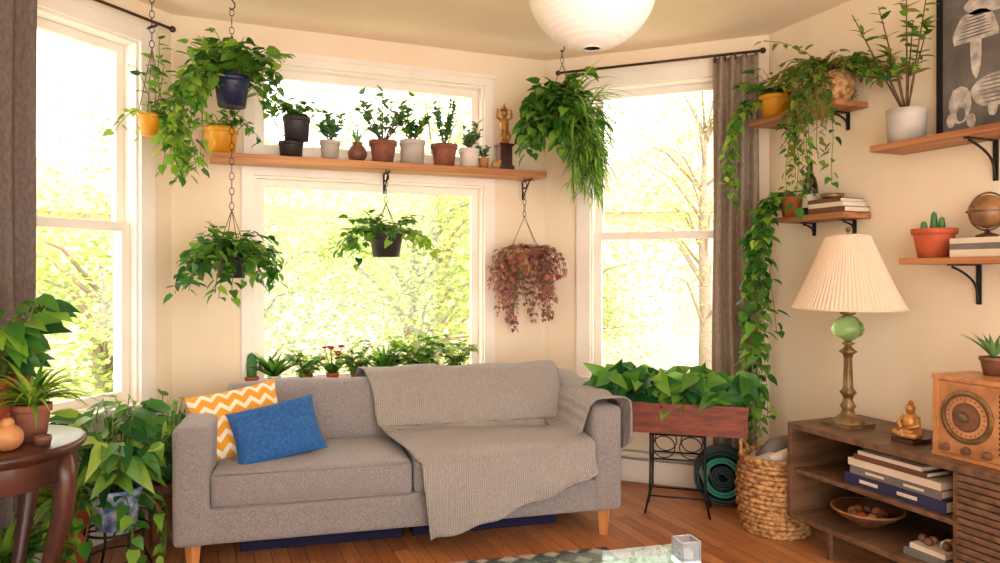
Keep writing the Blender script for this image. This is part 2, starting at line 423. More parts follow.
def base(name, F, a, c_):
    b = B(name, mat4=F)
    b.box(a,c_,-.07,-.001,.03,.05,'rad'); b.box(a,c_,-.075,-.06,.05,.15,'rad'); b.box(a,c_,-.07,-.001,.17,.19,'rad'); b.box(a,c_,-.02,-.001,.0,.19,'rad')
    b.box(a,a+.03,-.075,-.001,0,.19,'rad'); b.box(c_-.03,c_,-.075,-.001,0,.19,'rad')
    n = int((c_-a)/.02)
    for i in range(1,n): b.box(a+i*.02,a+i*.02+.002,-.055,-.021,.06,.15,'grayc')
    b.done(bevel=.003)
base('baseboard_bay_right', FR, .05, 1.33); base('baseboard_bay_left', FL, .05, 1.33)
for nm,F,L in (('baseboard_right',FW,LW),('baseboard_left',FX,LX),('baseboard_center',FC,LC)):
    b = B(nm, mat4=F); b.box(.08,L-.03,-.015,-.001,0,.12,'trim'); b.done(bevel=.004)

def rod(name, F, a, c_, z=2.565):
    b = B(name, mat4=F); y=-.09
    b.tube([(a,y,z),(c_,y,z)], .008, 'rod', 10)
    for s_ in (a,c_): b.sph((s_,y,z), .017, 'rod')
    for s_ in (a+.12,c_-.1): b.tube([(s_,-.001,z-.02),(s_,y,z-.012)], .006,'rod')
    b.done()
rod('curtain_rod', FR, .12, 1.345); rod('curtain_rod', FL, .02, 1.30)
def curtain(F, a, c_, z0, z1, folds, mt, amp=.03):
    b = B('curtain', mat4=F); y0=-.09
    def fn(u,v):
        s_ = a+(c_-a)*u; k = math.sin(2*pi*folds*u+.6*math.sin(3*v)); am = amp*(.55+.45*v)
        return (s_+.01*math.sin(7*v+u*5)*v, y0-.002+am*k+.006*math.sin(23*u+5*v), z1+(z0-z1)*v)
    b.grid(fn, int(folds*14), 30, mt)
    for i in range(int(folds)+1):
        b.torus((a+.01+(c_-a-.02)*i/int(folds),y0,z1-.005), .017,.0025,'rod',16,6,'X')
    b.done(solid=.004)
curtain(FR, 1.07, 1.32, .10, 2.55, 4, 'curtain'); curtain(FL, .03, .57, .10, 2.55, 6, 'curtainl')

# ------------------------------------------------------------------ sofa
SO = Matrix.Translation((-.115,3.334,0)) @ Matrix.Rotation(math.radians(-8),4,'Z')
sofa = bpy.data.objects.new('sofa', None); scene.collection.objects.link(sofa); sofa.matrix_world = SO
I4 = Matrix.Identity(4); L = 2.05; DP=.78
def part(name, fn, **k):
    b = B(name, mat4=I4.copy()); fn(b); return b.done(parent=sofa, merge=True, **k)
part('base', lambda b: b.cushion((L/2,DP/2,.21),(L/2-.002,DP/2-.004,.078),.02,'sofa'))
part('arm_left', lambda b: b.cushion((.075,DP/2,.385),(.075,DP/2,.255),.028,'sofa',(.006,.004,.006)))
part('arm_right', lambda b: b.cushion((L-.075,DP/2,.385),(.075,DP/2,.255),.028,'sofa',(.006,.004,.006)))
part('back_frame', lambda b: b.cushion((L/2,DP-.06,.46),(L/2-.14,.055,.19),.025,'sofa'))
for i,(a,c_) in enumerate(((.152,1.018),(1.022,L-.152))):
    part('seat_cushion_%d'%(i+1), lambda b: b.cushion(((a+c_)/2,.315,.363),((c_-a)/2,.32,.080),.03,'sofa',(.0,.012,.02),wob=.004))
    def bc(b):
        b.T = Matrix.Translation(((a+c_)/2,.575,.575)) @ Matrix.Rotation(math.radians(-11),4,'X')
        b.cushion((0,0,0),((c_-a)/2-.002,.075,.165),.05,'sofa',(.0,.035,.012),wob=.010)
    part('back_cushion_%d'%(i+1), bc)
def legs(b):
    for x in (.075,L-.075):
        for y in (.06,DP-.06):
            b.lathe([(.001,0),(.022,0),(.034,.135),(.001,.135)],'legwood',x,y,4,False)
part('legs', legs)
def piping(b):
    for x0,x1 in ((.155,1.016),(1.024,L-.155)):
        for z in (.30,.432): b.tube([(x0+.02,-.006,z),(x1-.02,-.006,z)],.003,'sofa',6)
part('piping', piping)

b = B('throw_blanket', mat4=SO.copy())
prof = [(.775,.50),(.775,.62),(.735,.725),(.645,.772),(.56,.765),(.495,.68),(.455,.57),(.43,.50),(.38,.474),(.25,.480),(.10,.478),(.0,.468),(-.028,.445)]
xl = [.76,.77,.78,.79,.81,.84,.87,.90,.93,.97,1.01,1.04,1.05]
hem = [(1.05,.07),(1.12,.09),(1.28,.13),(1.46,.19),(1.7,.26),(1.9,.34)]
def interp(tab,x):
    if x <= tab[0][0]: return tab[0][1]
    for i in range(len(tab)-1):
        if x <= tab[i+1][0]:
            t = (x-tab[i][0])/(tab[i+1][0]-tab[i][0]); return tab[i][1]*(1-t)+tab[i+1][1]*t
    return tab[-1][1]
NP = len(prof)
def cr4(tab,t):
    i = min(int(t),len(tab)-2); f = t-i
    return tab[i]+(tab[i+1]-tab[i])*f
def bl(u,v):
    t = v*(NP-1+4)
    if t <= NP-1:
        y = cr4([p[0] for p in prof],t); z = cr4([p[1] for p in prof],t); x0 = cr4(xl,t)
    else:
        x0 = 1.05+.04*(t-NP+1)/4; y = -.03; z = None
    x1 = 1.896
    x = x0+(x1-x0)*u
    w = noise.noise(V((x*4,v*9,0)))*.5+.5
    w2 = abs(math.sin(x*9+v*5+2*noise.noise(V((x*3,v*4,3)))))
    if z is None:
        k = (t-NP+1)/4; z = .445+(interp(hem,x)-.445)*k+.008*math.sin(x*30)*k; y = -.032-.026*k*w-.030*k*w2; return (x,y,z)
    off = .004+.018*w+.022*w2*w
    i = min(int(t),NP-2); ty = prof[i+1][0]-prof[i][0]; tz = prof[i+1][1]-prof[i][1]; ln = math.hypot(ty,tz)
    ny, nz = tz/ln, -ty/ln
    xe = .02*noise.noise(V((v*8,1,0))) + .03*math.sin(v*7)
    return (x+xe*(1-u), y+ny*off*(1 if nz>=-.2 else -1), z+abs(nz)*off)
b.grid(bl, 70, 95, 'blanket')
ap = [(1.78,.482),(1.858,.50),(1.872,.58),(1.884,.635),(1.915,.662),(1.98,.668),(2.04,.664),(2.068,.635),(2.080,.54),(2.085,.40)]
def arm(u,v):
    t = v*(len(ap)-1); x = cr4([p[0] for p in ap],t); z = cr4([p[1] for p in ap],t)
    w = noise.noise(V((u*5,v*5,7)))*.5+.5; w2 = abs(math.sin(u*11+v*2))
    y = (.02+.06*(1-v)*(1-v))+(.75-.02)*u
    if v > .7: z -= .06*math.sin(u*5)*(v-.7)/.3-.04*(1-u)*(v-.7)/.3
    back = max(0,u-.65)/.35
    z += .075*back*back*(1-v*.6)
    return (x+(.014*w+.016*w2 if v>.6 else -.002*w), y-.04*math.sin(v*3)*(1-u), z+.012*w+.014*w2)
b.grid(arm, 40, 34, 'blanket')
b.done(solid=.006)

def pillow(name, pos, w, h, th, mt, rx, rz, ry=0):
    b = B(name, mat4=SO @ Matrix.Translation(pos) @ Matrix.Rotation(rz,4,'Z') @ Matrix.Rotation(rx,4,'X') @ Matrix.Rotation(ry,4,'Z'))
    for sg in (1,-1):
        def fn(u,v):
            a = 2*u-1; c_ = 2*v-1
            x = a*w/2*(1-.07*(1-c_*c_)); y = c_*h/2*(1-.07*(1-a*a))
            z = sg*th/2*(max(0,(1-a**4))**.6)*(max(0,(1-c_**4))**.6)+.006*noise.noise(V((x*12,y*12,sg)))
            return (x,y,z)
        b.grid(fn, 22, 22, mt)
    b.done(merge=True)
pillow('throw_pillow', (.235,.35,.590), .42,.35,.13,'chevron', math.radians(58), math.radians(10), math.radians(10))
pillow('throw_pillow', (.415,.215,.563), .40,.29,.13,'blue', math.radians(52), math.radians(4), math.radians(12))
b = B('shadow_storage_box', mat4=SO.copy())  # set-back boxes, coloured as the dark shade below the seat
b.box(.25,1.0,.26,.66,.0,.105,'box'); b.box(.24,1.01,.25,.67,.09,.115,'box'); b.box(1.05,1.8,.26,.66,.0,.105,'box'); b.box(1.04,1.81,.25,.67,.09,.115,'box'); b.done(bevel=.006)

# ------------------------------------------------------------------ center shelf + its objects
b = B('plant_shelf', at=(0,0,0))
b.box(.045,1.985,4.03,4.219,1.885,1.925,'shelf')
for x in (1.0,1.90):
    b.tube([(x,4.21,1.76),(x,4.21,1.882)],.006,'black'); b.tube([(x,4.21,1.877),(x,4.06,1.877)],.006,'black'); b.tube([(x,4.205,1.77),(x,4.10,1.875)],.005,'black')
b.done(bevel=.004)
SZ = 1.926
def plant(name, x, y, z): return B(name, at=(x,y,z))
b = plant('yellow_plant_pot', .10,4.125,SZ); b.pot(.085,.14,'yellow',taper=.8)
for i in range(10):
    a = R.uniform(0,2*pi); b.leaf((.03*math.cos(a),.03*math.sin(a),.13),(math.cos(a),math.sin(a),1),.09,.05,L3)
for i in range(7): b.vine((0,0,.13),(R.uniform(-.4,1),-.6,1.2),R.uniform(.15,.3),8,.05,.035,L1,.035)
b.done()
b = plant('stacked_black_pots', .46,4.125,SZ); b.pot(.065,.09,'charcoal',taper=.9); b.pot(.072,.13,'charcoal',z=.10,cx=.03,taper=.9)
b.T = Matrix.Translation((.03,0,0))
for i in range(40):
    a = R.uniform(0,2*pi); b.vine((0,0,.21),(math.cos(a)*.7,math.sin(a)*.7,1.8),R.uniform(.08,.22),10,.04,.028,L1,.025)
b.T = I4; b.done()
def succulent(name,x,pr,ph,pm,n,ll,lw,hh,lm,taper=.8,stem=True,spread=.5,per=10):
    b = plant(name,x,4.125,SZ); b.pot(pr,ph,pm,taper=taper)
    for i in range(n):
        a = R.uniform(0,2*pi); d = V((math.cos(a)*spread,math.sin(a)*spread*.6,1)).normalized(); h_ = hh*R.uniform(.5,1)
        p0 = V((0,0,ph*.85)); p2 = p0+d*h_
        pts = [p0, p0+d*h_*.5+V((R.uniform(-.01,.01),0,.01)), p2]
        b.tube(pts,[.004,.003,.002],'bark' if stem else 'stem',5)
        for k in range(per):
            t = R.uniform(.3,1); p = p0.lerp(p2,t); a2 = R.uniform(0,2*pi)
            b.leaf(p,(math.cos(a2),math.sin(a2),R.uniform(0,1)),ll*R.uniform(.7,1.2),lw,lm,curl=.1)
    b.done()
succulent('potted_succulent',.672,.055,.11,'grayc',10,.05,.028,.20,L5,per=12)
b = plant('round_vase',.825,4.12,SZ); b.lathe([(.001,0),(.03,0),(.052,.03),(.056,.055),(.04,.085),(.026,.10),(.03,.112),(.022,.112),(.02,.09)],'brownc'); 
for i in range(12): a=R.uniform(0,6.28); b.blade((0,0,.1),(math.cos(a)*.5,math.sin(a)*.5,1),.14,.014,L5,.5)
b.done()
succulent('potted_jade',.975,.078,.13,'terrad',15,.05,.032,.34,L5,.72,spread=.75,per=9)
succulent('potted_jade',1.149,.073,.145,'grayc',13,.048,.03,.26,L1,.9,spread=.6)
succulent('potted_succulent',1.347,.078,.135,'terrad',14,.038,.020,.30,L5,.74,spread=.25,per=16)
succulent('potted_succulent',1.505,.06,.12,'white',12,.045,.024,.19,L5,.85,spread=.6)
succulent('potted_succulent',1.60,.032,.07,'gourd',8,.03,.016,.12,L5,.85)
b = plant('figurine',1.735,4.12,SZ)
b.box(-.05,.05,-.045,.045,0,.03,'darkwood'); b.box(-.04,.04,-.035,.035,.03,.15,'darkwood'); b.box(-.048,.048,-.043,.043,.15,.165,'darkwood')
b.lathe([(.001,.165),(.03,.165),(.018,.19),(.014,.22),(.024,.25),(.03,.29),(.02,.32),(.012,.335),(.001,.336)],'gold'); b.sph((0,0,.355),.024,'gold')
for sgn in (-1,1):
    b.tube([(sgn*.02,0,.31),(sgn*.05,0,.33),(sgn*.045,0,.38)],[.009,.008,.006],'gold'); b.tube([(sgn*.012,-.01,.25),(sgn*.03,-.02,.21),(sgn*.015,-.02,.17)],[.013,.011,.008],'gold')
b.lathe([(.03,.375),(.012,.39),(.001,.42)],'gold')
b.done()
b = plant('shell_ornament',1.655,4.06,SZ); b.sph((0,0,.025),(.03,.02,.025),'gourd'); b.sph((.02,0,.045),(.015,.015,.022),'gold'); b.done()

# ------------------------------------------------------------------ hanging plants
def cords(b, r, zr, zt, mt='cord', rr=.0022):
    for k in range(4):
        a = k*pi/2+.4; b.tube([(r*math.cos(a),r*math.sin(a),zr),(0,0,zt)],rr,mt,4)
def chain(b, z0, z1, mt='black'):
    n = max(1,int((z1-z0)/.035))
    for i in range(n):
        z = z0+(z1-z0)*(i+.5)/n
        b.T = Matrix.Translation((0,0,z)) @ Matrix.Rotation((i%2)*pi/2,4,'Z') @ Matrix.Diagonal((.6,.6,1,1)); b.torus((0,0,0),.018,.003,mt,12,5,'Y'); b.T = I4
def hook(b, z):
    b.tube([(0,0,z),(0,0,z-.02),(.014,0,z-.035),(.014,0,z-.055),(0,0,z-.07),(-.012,0,z-.06)],.0035,'black',6)
def hanging(name,x,y,zp,ztop,pr,ph,pm,specs,cordh=.3,per=1):
    b = B(name, at=(x,y,zp)); b.pot(pr,ph,pm,taper=.78)
    cords(b,pr,ph,cordh); T = ztop-zp
    if T-cordh > .08: chain(b,cordh,T-.06)
    hook(b,T)
    for (n,a0,a1,up,l0,l1,g,ll,lw,mt) in specs:
        for i in range(n):
            a = R.uniform(a0,a1); rr = R.uniform(0,pr*.8)
            b.vine((rr*math.cos(a),rr*math.sin(a),ph),(math.cos(a),math.sin(a),R.uniform(.2,1)*up),R.uniform(l0,l1),g,ll,lw,mt,.035,per=per)
    return b
hanging('hanging_pothos',.143,3.85,2.125,H,.085,.15,'navy',[(44,0,2*pi,3.2,.12,.28,6,.07,.052,L1),(14,0,2*pi,5.0,.14,.27,5,.065,.048,L3),(14,2.7,4.0,1.2,.25,.48,9,.062,.045,L1),(9,5.6,7.2,1.2,.18,.30,9,.062,.045,L1),(6,3.2,3.9,1.0,.5,.72,8,.058,.043,L3)],.36).done()
hanging('hanging_pothos',.143,3.85,1.27,2.12,.08,.12,'charcoal',[(50,0,2*pi,2.6,.14,.29,8,.066,.05,L1),(9,2.6,3.8,1,.22,.38,10,.06,.045,L2),(8,5.6,6.8,1,.18,.30,10,.058,.043,L1),(5,4,5.4,.6,.2,.3,12,.055,.04,L1)],.34).done()
hanging('hanging_pothos',.968,4.02,1.385,1.882,.095,.13,'charcoal',[(34,0,2*pi,2.6,.10,.23,7,.055,.042,L1),(8,-.6,.4,.9,.2,.30,7,.052,.04,L3),(8,2.8,3.8,.9,.24,.33,7,.055,.042,L1)],.30).done()
hanging('hanging_string_of_hearts',1.845,4.06,1.30,1.882,.12,.14,'wicker',[(60,0,2*pi,2.0,.10,.38,16,.036,.032,L4),(26,0,2*pi,1.0,.35,.54,20,.032,.028,L4)],.34,per=2).done()
b = B('hanging_spider_plant', at=(1.987,3.83,2.16)); b.pot(.11,.16,'charcoal',taper=.78); cords(b,.11,.16,.38); chain(b,.38,H-2.16-.06); hook(b,H-2.16)
for i in range(94):
    a = R.uniform(2.0,5.2); z0_=R.uniform(-.04,.2); b.vine((.06*math.cos(a),.06*math.sin(a),z0_),(math.cos(a),math.sin(a),R.uniform(.3,2.2)),R.uniform(.14,.32),12,.08,.058,L1,.035)
for i in range(16):
    a = R.uniform(0,2*pi); b.vine((0,0,.16),(math.cos(a)*.6,math.sin(a)*.6,1.6),R.uniform(.15,.28),8,.078,.058,L1,.035)
for i in range(200):
    a = R.uniform(-2.0,1.0); dz = R.uniform(-.3,1.8); q=R.uniform(.03,.16)
    b.blade((q*math.cos(a),q*math.sin(a),R.uniform(-.10,.16)),(math.cos(a),math.sin(a),dz),R.uniform(.20,.46),.013,L1 if i%3 else L3,R.uniform(.6,2.6),swirl=1.0)
for i in range(26):
    a = R.uniform(-1.3,.0); p0=V((.14*math.cos(a),.14*math.sin(a),.06)); pz=R.uniform(.2,.52); dx=V((R.uniform(-.06,.10),R.uniform(-.06,.0),0))
    b.tube([p0,p0+dx*.7+V((0,0,-pz*.5)),p0+dx+V((0,0,-pz))],.002,'stem',4)
    for k in range(24):
        aa=R.uniform(0,6.28); b.blade(p0+dx+V((0,0,-pz*R.uniform(.4,1))),(math.cos(aa),math.sin(aa),R.uniform(-.6,.8)),R.uniform(.08,.16),.010,L1 if k%3 else L3,2.0,5)
b.done()
hanging('hanging_philodendron',-.216,3.824,1.95,H,.06,.10,'yellow',[(10,0,2*pi,1.2,.12,.28,9,.055,.04,L3),(6,4.5,6.5,.5,.3,.45,10,.06,.045,L1),(7,4.6,6.8,4.5,.25,.45,4,.055,.04,L1),(5,5,6,.3,.3,.4,12,.06,.04,L3)],.42).done()

# ------------------------------------------------------------------ window sill plants behind sofa
def sillplant(name,x,pr,ph,pm,fn):
    b = B(name, at=(x,4.205,.641)); b.cm=.028; b.zmin=.02; b.pot(pr,ph,pm,taper=.8); fn(b); b.done()
def poth(b):
    for i in range(30):
        a = R.uniform(0,2*pi); b.vine((0,0,.07),(math.cos(a)*.9,math.sin(a)*.3-.1,R.uniform(.7,2.2)),R.uniform(.14,.32),3.5,.075,.055,L1 if i%2 else L3,.045)
sillplant('potted_pothos',1.20,.036,.08,'terra',poth)
def flower(b):
    for i in range(9):
        a = i*.9; p = V((.05*math.cos(a),.02*math.sin(a),.17+R.uniform(-.02,.06))); b.tube([(0,0,.06),p],.002,'stem',4)
        for k in range(6): b.leaf(p,(math.cos(k*1.05),math.sin(k*1.05),.5),.032,.028,'spice',curl=0)
    for i in range(20): a=i; b.leaf((0,0,.07),(math.cos(a),math.sin(a),1.3),.11,.05,L1)
sillplant('potted_geranium',.70,.036,.08,'terra',flower)
def cac(b):
    b.lathe([(.001,.06),(.022,.07),(.026,.14),(.02,.20),(.001,.215)],'cactus',n=24,flute=.1,fn=8); b.tube([(.02,0,.12),(.045,0,.13),(.048,0,.18)],[.01,.011,.008],'cactus',8)
sillplant('potted_cactus',.26,.036,.08,'terra',cac)
def lowl(b):
    for i in range(34): a=i; b.leaf((0,0,.07),(math.cos(a),math.sin(a)*.5,R.uniform(.6,1.8)),R.uniform(.11,.19),.038,L1)
def bushy(b):
    for i in range(26):
        a=i; b.vine((0,0,.07),(math.cos(a)*.8,math.sin(a)*.3,1.5),R.uniform(.08,.21),4,.045,.034,L3 if i%3==0 else L1,.025)
sillplant('potted_succulent',.38,.036,.08,'white',lowl); sillplant('potted_herb',.55,.036,.08,'terrad',bushy); sillplant('potted_succulent',.84,.036,.08,'terrad',bushy); sillplant('potted_succulent',1.0,.036,.08,'white',lowl); sillplant('potted_herb',1.44,.036,.08,'terra',bushy)

# ------------------------------------------------------------------ planter box on stand
PM = Matrix.Translation((2.393,3.252,0)) @ Matrix.Rotation(-pi/4+.1,4,'Z')
b = B('plant_stand', mat4=PM)
for sx_ in (-.14,.14):
    for sy_ in (-.08,.08):
        b.tube([(sx_*1.2,sy_*1.25,.006),(sx_*1.02,sy_*1.05,.12),(sx_,sy_,.30),(sx_,sy_,.435)],.006,'black')
for z in (.10,.30,.43):
    k = 1.04 if z<.2 else 1
    b.tube([(-.14*k,-.08*k,z),(.14*k,-.08*k,z),(.14*k,.08*k,z),(-.14*k,.08*k,z),(-.14*k,-.08*k,z)],.005,'black')
for sy_ in (-.08,.08):
    for cx_ in (-.07,.07): b.torus((cx_,sy_,.365),.058,.0035,'black',20,5,'Y')
b.done()
b = B('planter_box', mat4=PM)
b.box(-.34,.34,-.10,.10,.442,.455,'planterwood'); b.box(-.34,.34,-.115,-.10,.442,.60,'planterwood'); b.box(-.34,.34,.10,.115,.442,.60,'planterwood')
b.box(-.355,-.34,-.115,.115,.442,.60,'planterwood'); b.box(.34,.355,-.115,.115,.442,.60,'planterwood'); b.box(-.34,.34,-.10,.10,.455,.58,'soil')
b.box(-.36,.36,-.121,-.115,.57,.605,'planterwood')
for i in range(120):
    x = R.uniform(-.37,.31); a = R.uniform(pi*.9,2.1*pi)
    p = V((x,R.uniform(-.07,.07),.58)); d = V((math.cos(a)*.5+x*.6,math.sin(a)*.6,1)).normalized(); h_ = R.uniform(.04,.22)
    b.tube([p,p+d*h_*.6,p+d*h_],.0022,'stem',4)
    for k in range(2):
        aa = R.uniform(pi,2*pi); b.leaf(p+d*h_,(math.cos(aa),math.sin(aa)*.8,R.uniform(-.9,.6)),R.uniform(.08,.14),R.uniform(.06,.09),[L2,L1,L1][i%3],up=(R.uniform(-.9,.9),-1.0,R.uniform(.2,1.2)),curl=.3)
b.done(bevel=.002)

b = B('rolled_yoga_mat', mat4=Matrix.Translation((2.69,3.25,.168)) @ Matrix.Rotation(math.radians(-38),4,'Z') @ Matrix.Rotation(math.radians(90),4,'X'))
def spiral(r0,r1,turns,th,z0,z1,mt,cx=0,cy=0,ph=0):
    n=int(turns*36); vs=[]; fs=[]
    for i in range(n+1):
        t=i/n; a=2*pi*turns*t+ph; r=r0+(r1-r0)*t
        for (dr,z) in ((0,z0),(th,z0),(th,z1),(0,z1)): vs.append((cx+(r+dr)*math.cos(a),cy+(r+dr)*math.sin(a),z))
    for i in range(n):
        for k in range(4): fs.append((i*4+k,(i+1)*4+k,(i+1)*4+(k+1)%4,i*4+(k+1)%4))
    fs.append((0,1,2,3)); fs.append((n*4,n*4+3,n*4+2,n*4+1)); b.add(vs,fs,mt)
spiral(.015,.060,3,.012,-.10,.06,'teald'); spiral(.073,.105,2,.013,-.10,.055,'teal'); spiral(.119,.150,2,.012,-.10,.05,'teald')
b.done()

# ------------------------------------------------------------------ wicker basket
b = B('wicker_basket', at=(2.68,2.835,0))
nr = 15
for j in range(nr):
    z = .012+j*.024; r = .135+.045*math.sin(pi*min(1,(j+2)/nr*.75)); n=56
    pts = []
    for i in range(n+1):
        a = 2*pi*i/n; rr = r+.006*math.cos(i*pi/2+(j%2)*pi); pts.append((rr*math.cos(a),rr*math.sin(a),z))
    b.tube(pts,.0135,'wicker',6)
b.lathe([(.001,.01),(.125,.01),(.16,.1),(.165,.2),(.155,.35)],'wicker')
b.tube([(.165*math.cos(i*pi/14),.165*math.sin(i*pi/14),.37) for i in range(29)],.017,'wicker',8)
for a0 in (2.2,5.3):
    b.tube([(.168*math.cos(a0+t*.5),.168*math.sin(a0+t*.5),.37+.07*math.sin(pi*(t+1)/2)) for t in [k/5-1 for k in range(11)]],.009,'wicker',6)
def cloth(u,v):
    a = 2*pi*u; r = .135*math.sin(pi*v*.5); return (r*math.cos(a),r*math.sin(a),.40-.08*v*v+.04*noise.noise(V((r*math.cos(a)*14,r*math.sin(a)*14,1))))
b.grid(cloth,32,14,'grayc')
b.tube([(-.07,.03,.36),(-.03,-.02,.43),(.05,-.03,.44),(.09,.03,.38)],[.035,.04,.04,.03],'book4',10)
b.tube([(-.08,-.05,.37),(0,-.08,.40),(.08,-.05,.38)],[.025,.03,.025],'white',10)
b.done()

# ------------------------------------------------------------------ media console
b = B('media_console', at=(2.57,2.645,0), rz=-pi/2)
CL = 1.75; CD=.46
b.box(0,CL,0,CD,.562,.59,'console'); b.box(0,.025,0,CD,.14,.562,'console'); b.box(CL-.025,CL,0,CD,.14,.562,'console'); b.box(0.025,CL-.025,0,CD,.14,.165,'console')
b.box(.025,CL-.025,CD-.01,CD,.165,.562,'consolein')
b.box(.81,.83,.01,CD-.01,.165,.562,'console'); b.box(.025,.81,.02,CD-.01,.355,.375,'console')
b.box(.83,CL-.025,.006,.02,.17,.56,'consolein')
for i in range(15):
    z = .172+i*.026; b.box(.835,CL-.03,-.004,.006,z,z+.020,'console')
for x in (.20,CL-.2):
    for y in (.06,CD-.06): b.tube([(x,y,.14),(x,y,.0)],[.022,.013],'console',12)
b.done(bevel=.003)
b = B('book_stack', at=(2.62,2.36,.376), rz=-pi/2)
z=0
for (w,d,h_,mt,dx) in ((.47,.27,.048,'book1',0),(.42,.25,.034,'book4',.03),(.43,.24,.030,'book2',.02),(.34,.22,.022,'book3',.05),(.30,.2,.016,'book2',.07)):
    b.box(dx,dx+w,0,d,z,z+.004,mt); b.box(dx,dx+w,0,d,z+h_-.004,z+h_,mt); b.box(dx,dx+w,0,.005,z+.004,z+h_-.004,mt); b.box(dx+.004,dx+w-.004,.005,d-.006,z+.004,z+h_-.004,'page')
    if h_>.03:
        for t in (.08,.26): b.box(dx+t,dx+t+.09,-.001,.0,z+h_*.35,z+h_*.65,'book2' if mt!='book2' else 'book3')
    z += h_+.001
b.done()
b = B('wooden_bowl', at=(2.76,2.36,.166)); b.lathe([(.001,0),(.05,0),(.055,.008),(.12,.045),(.15,.075),(.145,.078),(.11,.052),(.04,.016),(.001,.014)],'brownc'); b.torus((0,0,.075),.148,.005,'gold')
for i in range(10): a=i*.7; b.sph((.06*math.cos(a),.06*math.sin(a),.05),.022,['gourd','brownc','terra'][i%3])
b.done()
b = B('trinket_pile', at=(2.70,1.98,.166)); b.box(-.08,.06,-.09,.09,0,.03,'book4'); b.box(-.07,.05,-.08,.07,.03,.05,'book2')
for i in range(8): b.sph((R.uniform(-.04,.04),R.uniform(-.06,.06),.065),.018,['brownc','white','gold'][i%3])
b.done()
b = B('framed_photo', mat4=Matrix.Translation((2.95,1.95,.168)) @ Matrix.Rotation(-pi/2,4,'Z')); b.box(-.09,.09,0,.015,0,.13,'book2'); b.box(-.075,.075,-.002,0,.015,.115,'book4'); b.done()

b = B('table_lamp', at=(2.76,2.465,.591))
b.box(-.08,.08,-.08,.08,0,.016,'brass')
b.lathe([(.07,.016),(.066,.028),(.045,.042),(.03,.056),(.024,.075),(.034,.09),(.026,.105),(.019,.12),(.024,.14),(.036,.155),(.024,.17),(.021,.18),(.019,.25),(.017,.31),(.022,.33),(.04,.342),(.022,.356),(.013,.37)],'brass',n=28,flute=.05,fn=8)
b.lathe([(.013,.39),(.03,.40),(.060,.42),(.068,.445),(.060,.475),(.036,.50),(.016,.51)],'green_glass',n=28,flute=.05,fn=10)
b.lathe([(.013,.37),(.03,.38),(.013,.39)],'brass'); b.lathe([(.016,.51),(.034,.515),(.034,.525),(.014,.535),(.012,.58),(.016,.59),(.001,.60)],'brass')
b.tube([(0,0,.60),(0,0,.90)],.003,'brass'); b.sph((0,0,.905),.012,'brass')
npl = 80
def shade(u,v):
    a = 2*pi*u; r = .243+(.094-.243)*(v**.92); r *= 1+.012*(1 if round(u*npl*2)%2 else -1); return (r*math.cos(a),r*math.sin(a),.54+.335*v)
b.grid(shade,npl*2,8,'shade',False)
b.torus((0,0,.54),.243,.005,'shade',64,6); b.torus((0,0,.875),.094,.004,'shade',32,6)
for k in range(3): a=k*2.09; b.tube([(0,0,.87),(.094*math.cos(a),.094*math.sin(a),.872)],.002,'brass',4)
b.done()

b = B('buddha_figurine', at=(2.74,2.13,.591)); b.box(-.055,.055,-.05,.05,0,.018,'darkwood')
b.sph((0,0,.042),(.05,.045,.026),'gold'); b.sph((0,0,.08),(.032,.03,.042),'gold'); b.sph((-.004,0,.138),(.02,.019,.024),'gold'); b.sph((0,0,.163),(.01,.01,.01),'gold')
for sgn in (-1,1):
    b.tube([(0,sgn*.028,.105),(-.015,sgn*.045,.075),(-.038,sgn*.015,.06)],[.012,.011,.008],'gold',8); b.tube([(0,sgn*.04,.04),(-.04,sgn*.045,.035),(-.05,-sgn*.01,.032)],[.018,.016,.010],'gold',8)
b.done()

b = B('vintage_radio', at=(2.64,1.955,.591), rz=-pi/2)
W_=.42; b.box(0,W_,.01,.22,.012,.30,'radio'); b.box(-.008,W_+.008,0,.23,.0,.014,'radio'); b.box(-.008,W_+.008,0,.23,.295,.312,'radio')
b.box(.0,.022,-.004,.01,.014,.295,'radio'); b.box(W_-.022,W_,-.004,.01,.014,.295,'radio'); b.box(.022,W_-.022,.004,.0105,.02,.29,'gourd')
T0 = Matrix.Translation((.13,.004,.165)) @ Matrix.Rotation(pi/2,4,'X'); b.T = T0
b.lathe([(.001,.0),(.10,.0),(.10,.006),(.088,.010),(.086,.004),(.001,.004)],'brass',n=40); b.lathe([(.001,.0045),(.085,.0045)],'book3',n=40); b.lathe([(.055,.0055),(.078,.0055)],'gourd',n=40); b.lathe([(.001,.006),(.05,.006),(.05,.01),(.001,.012)],'brownc',n=32); b.lathe([(.001,.012),(.018,.012),(.016,.03),(.001,.032)],'brass')
for i in range(24):
    a=2*pi*i/24; b.T = T0 @ Matrix.Rotation(a,4,'Z'); b.box(.066,.074,-.0015,.0015,.0056,.0064,'dark')
b.T = T0; b.box(-.002,.002,0,.075,.007,.009,'terra')
b.T = I4
for i in range(12): b.box(.25,.39,-.001,.004,.05+i*.019,.058+i*.019,'dark')
for x in (.05,.13,.21):
    b.T = Matrix.Translation((x,.004,.04)) @ Matrix.Rotation(pi/2,4,'X'); b.lathe([(.016,0),(.014,.02),(.001,.021)],'brownc',n=16); b.T = I4
b.done(bevel=.002)
b = B('potted_aloe', at=(2.80,1.83,.905)); b.pot(.045,.07,'brownc')
for i in range(18): a=i*2.4; b.blade((0,0,.06),(math.cos(a)*.8,math.sin(a)*.8,1.2),.15,.018,L5,.6)
b.done()

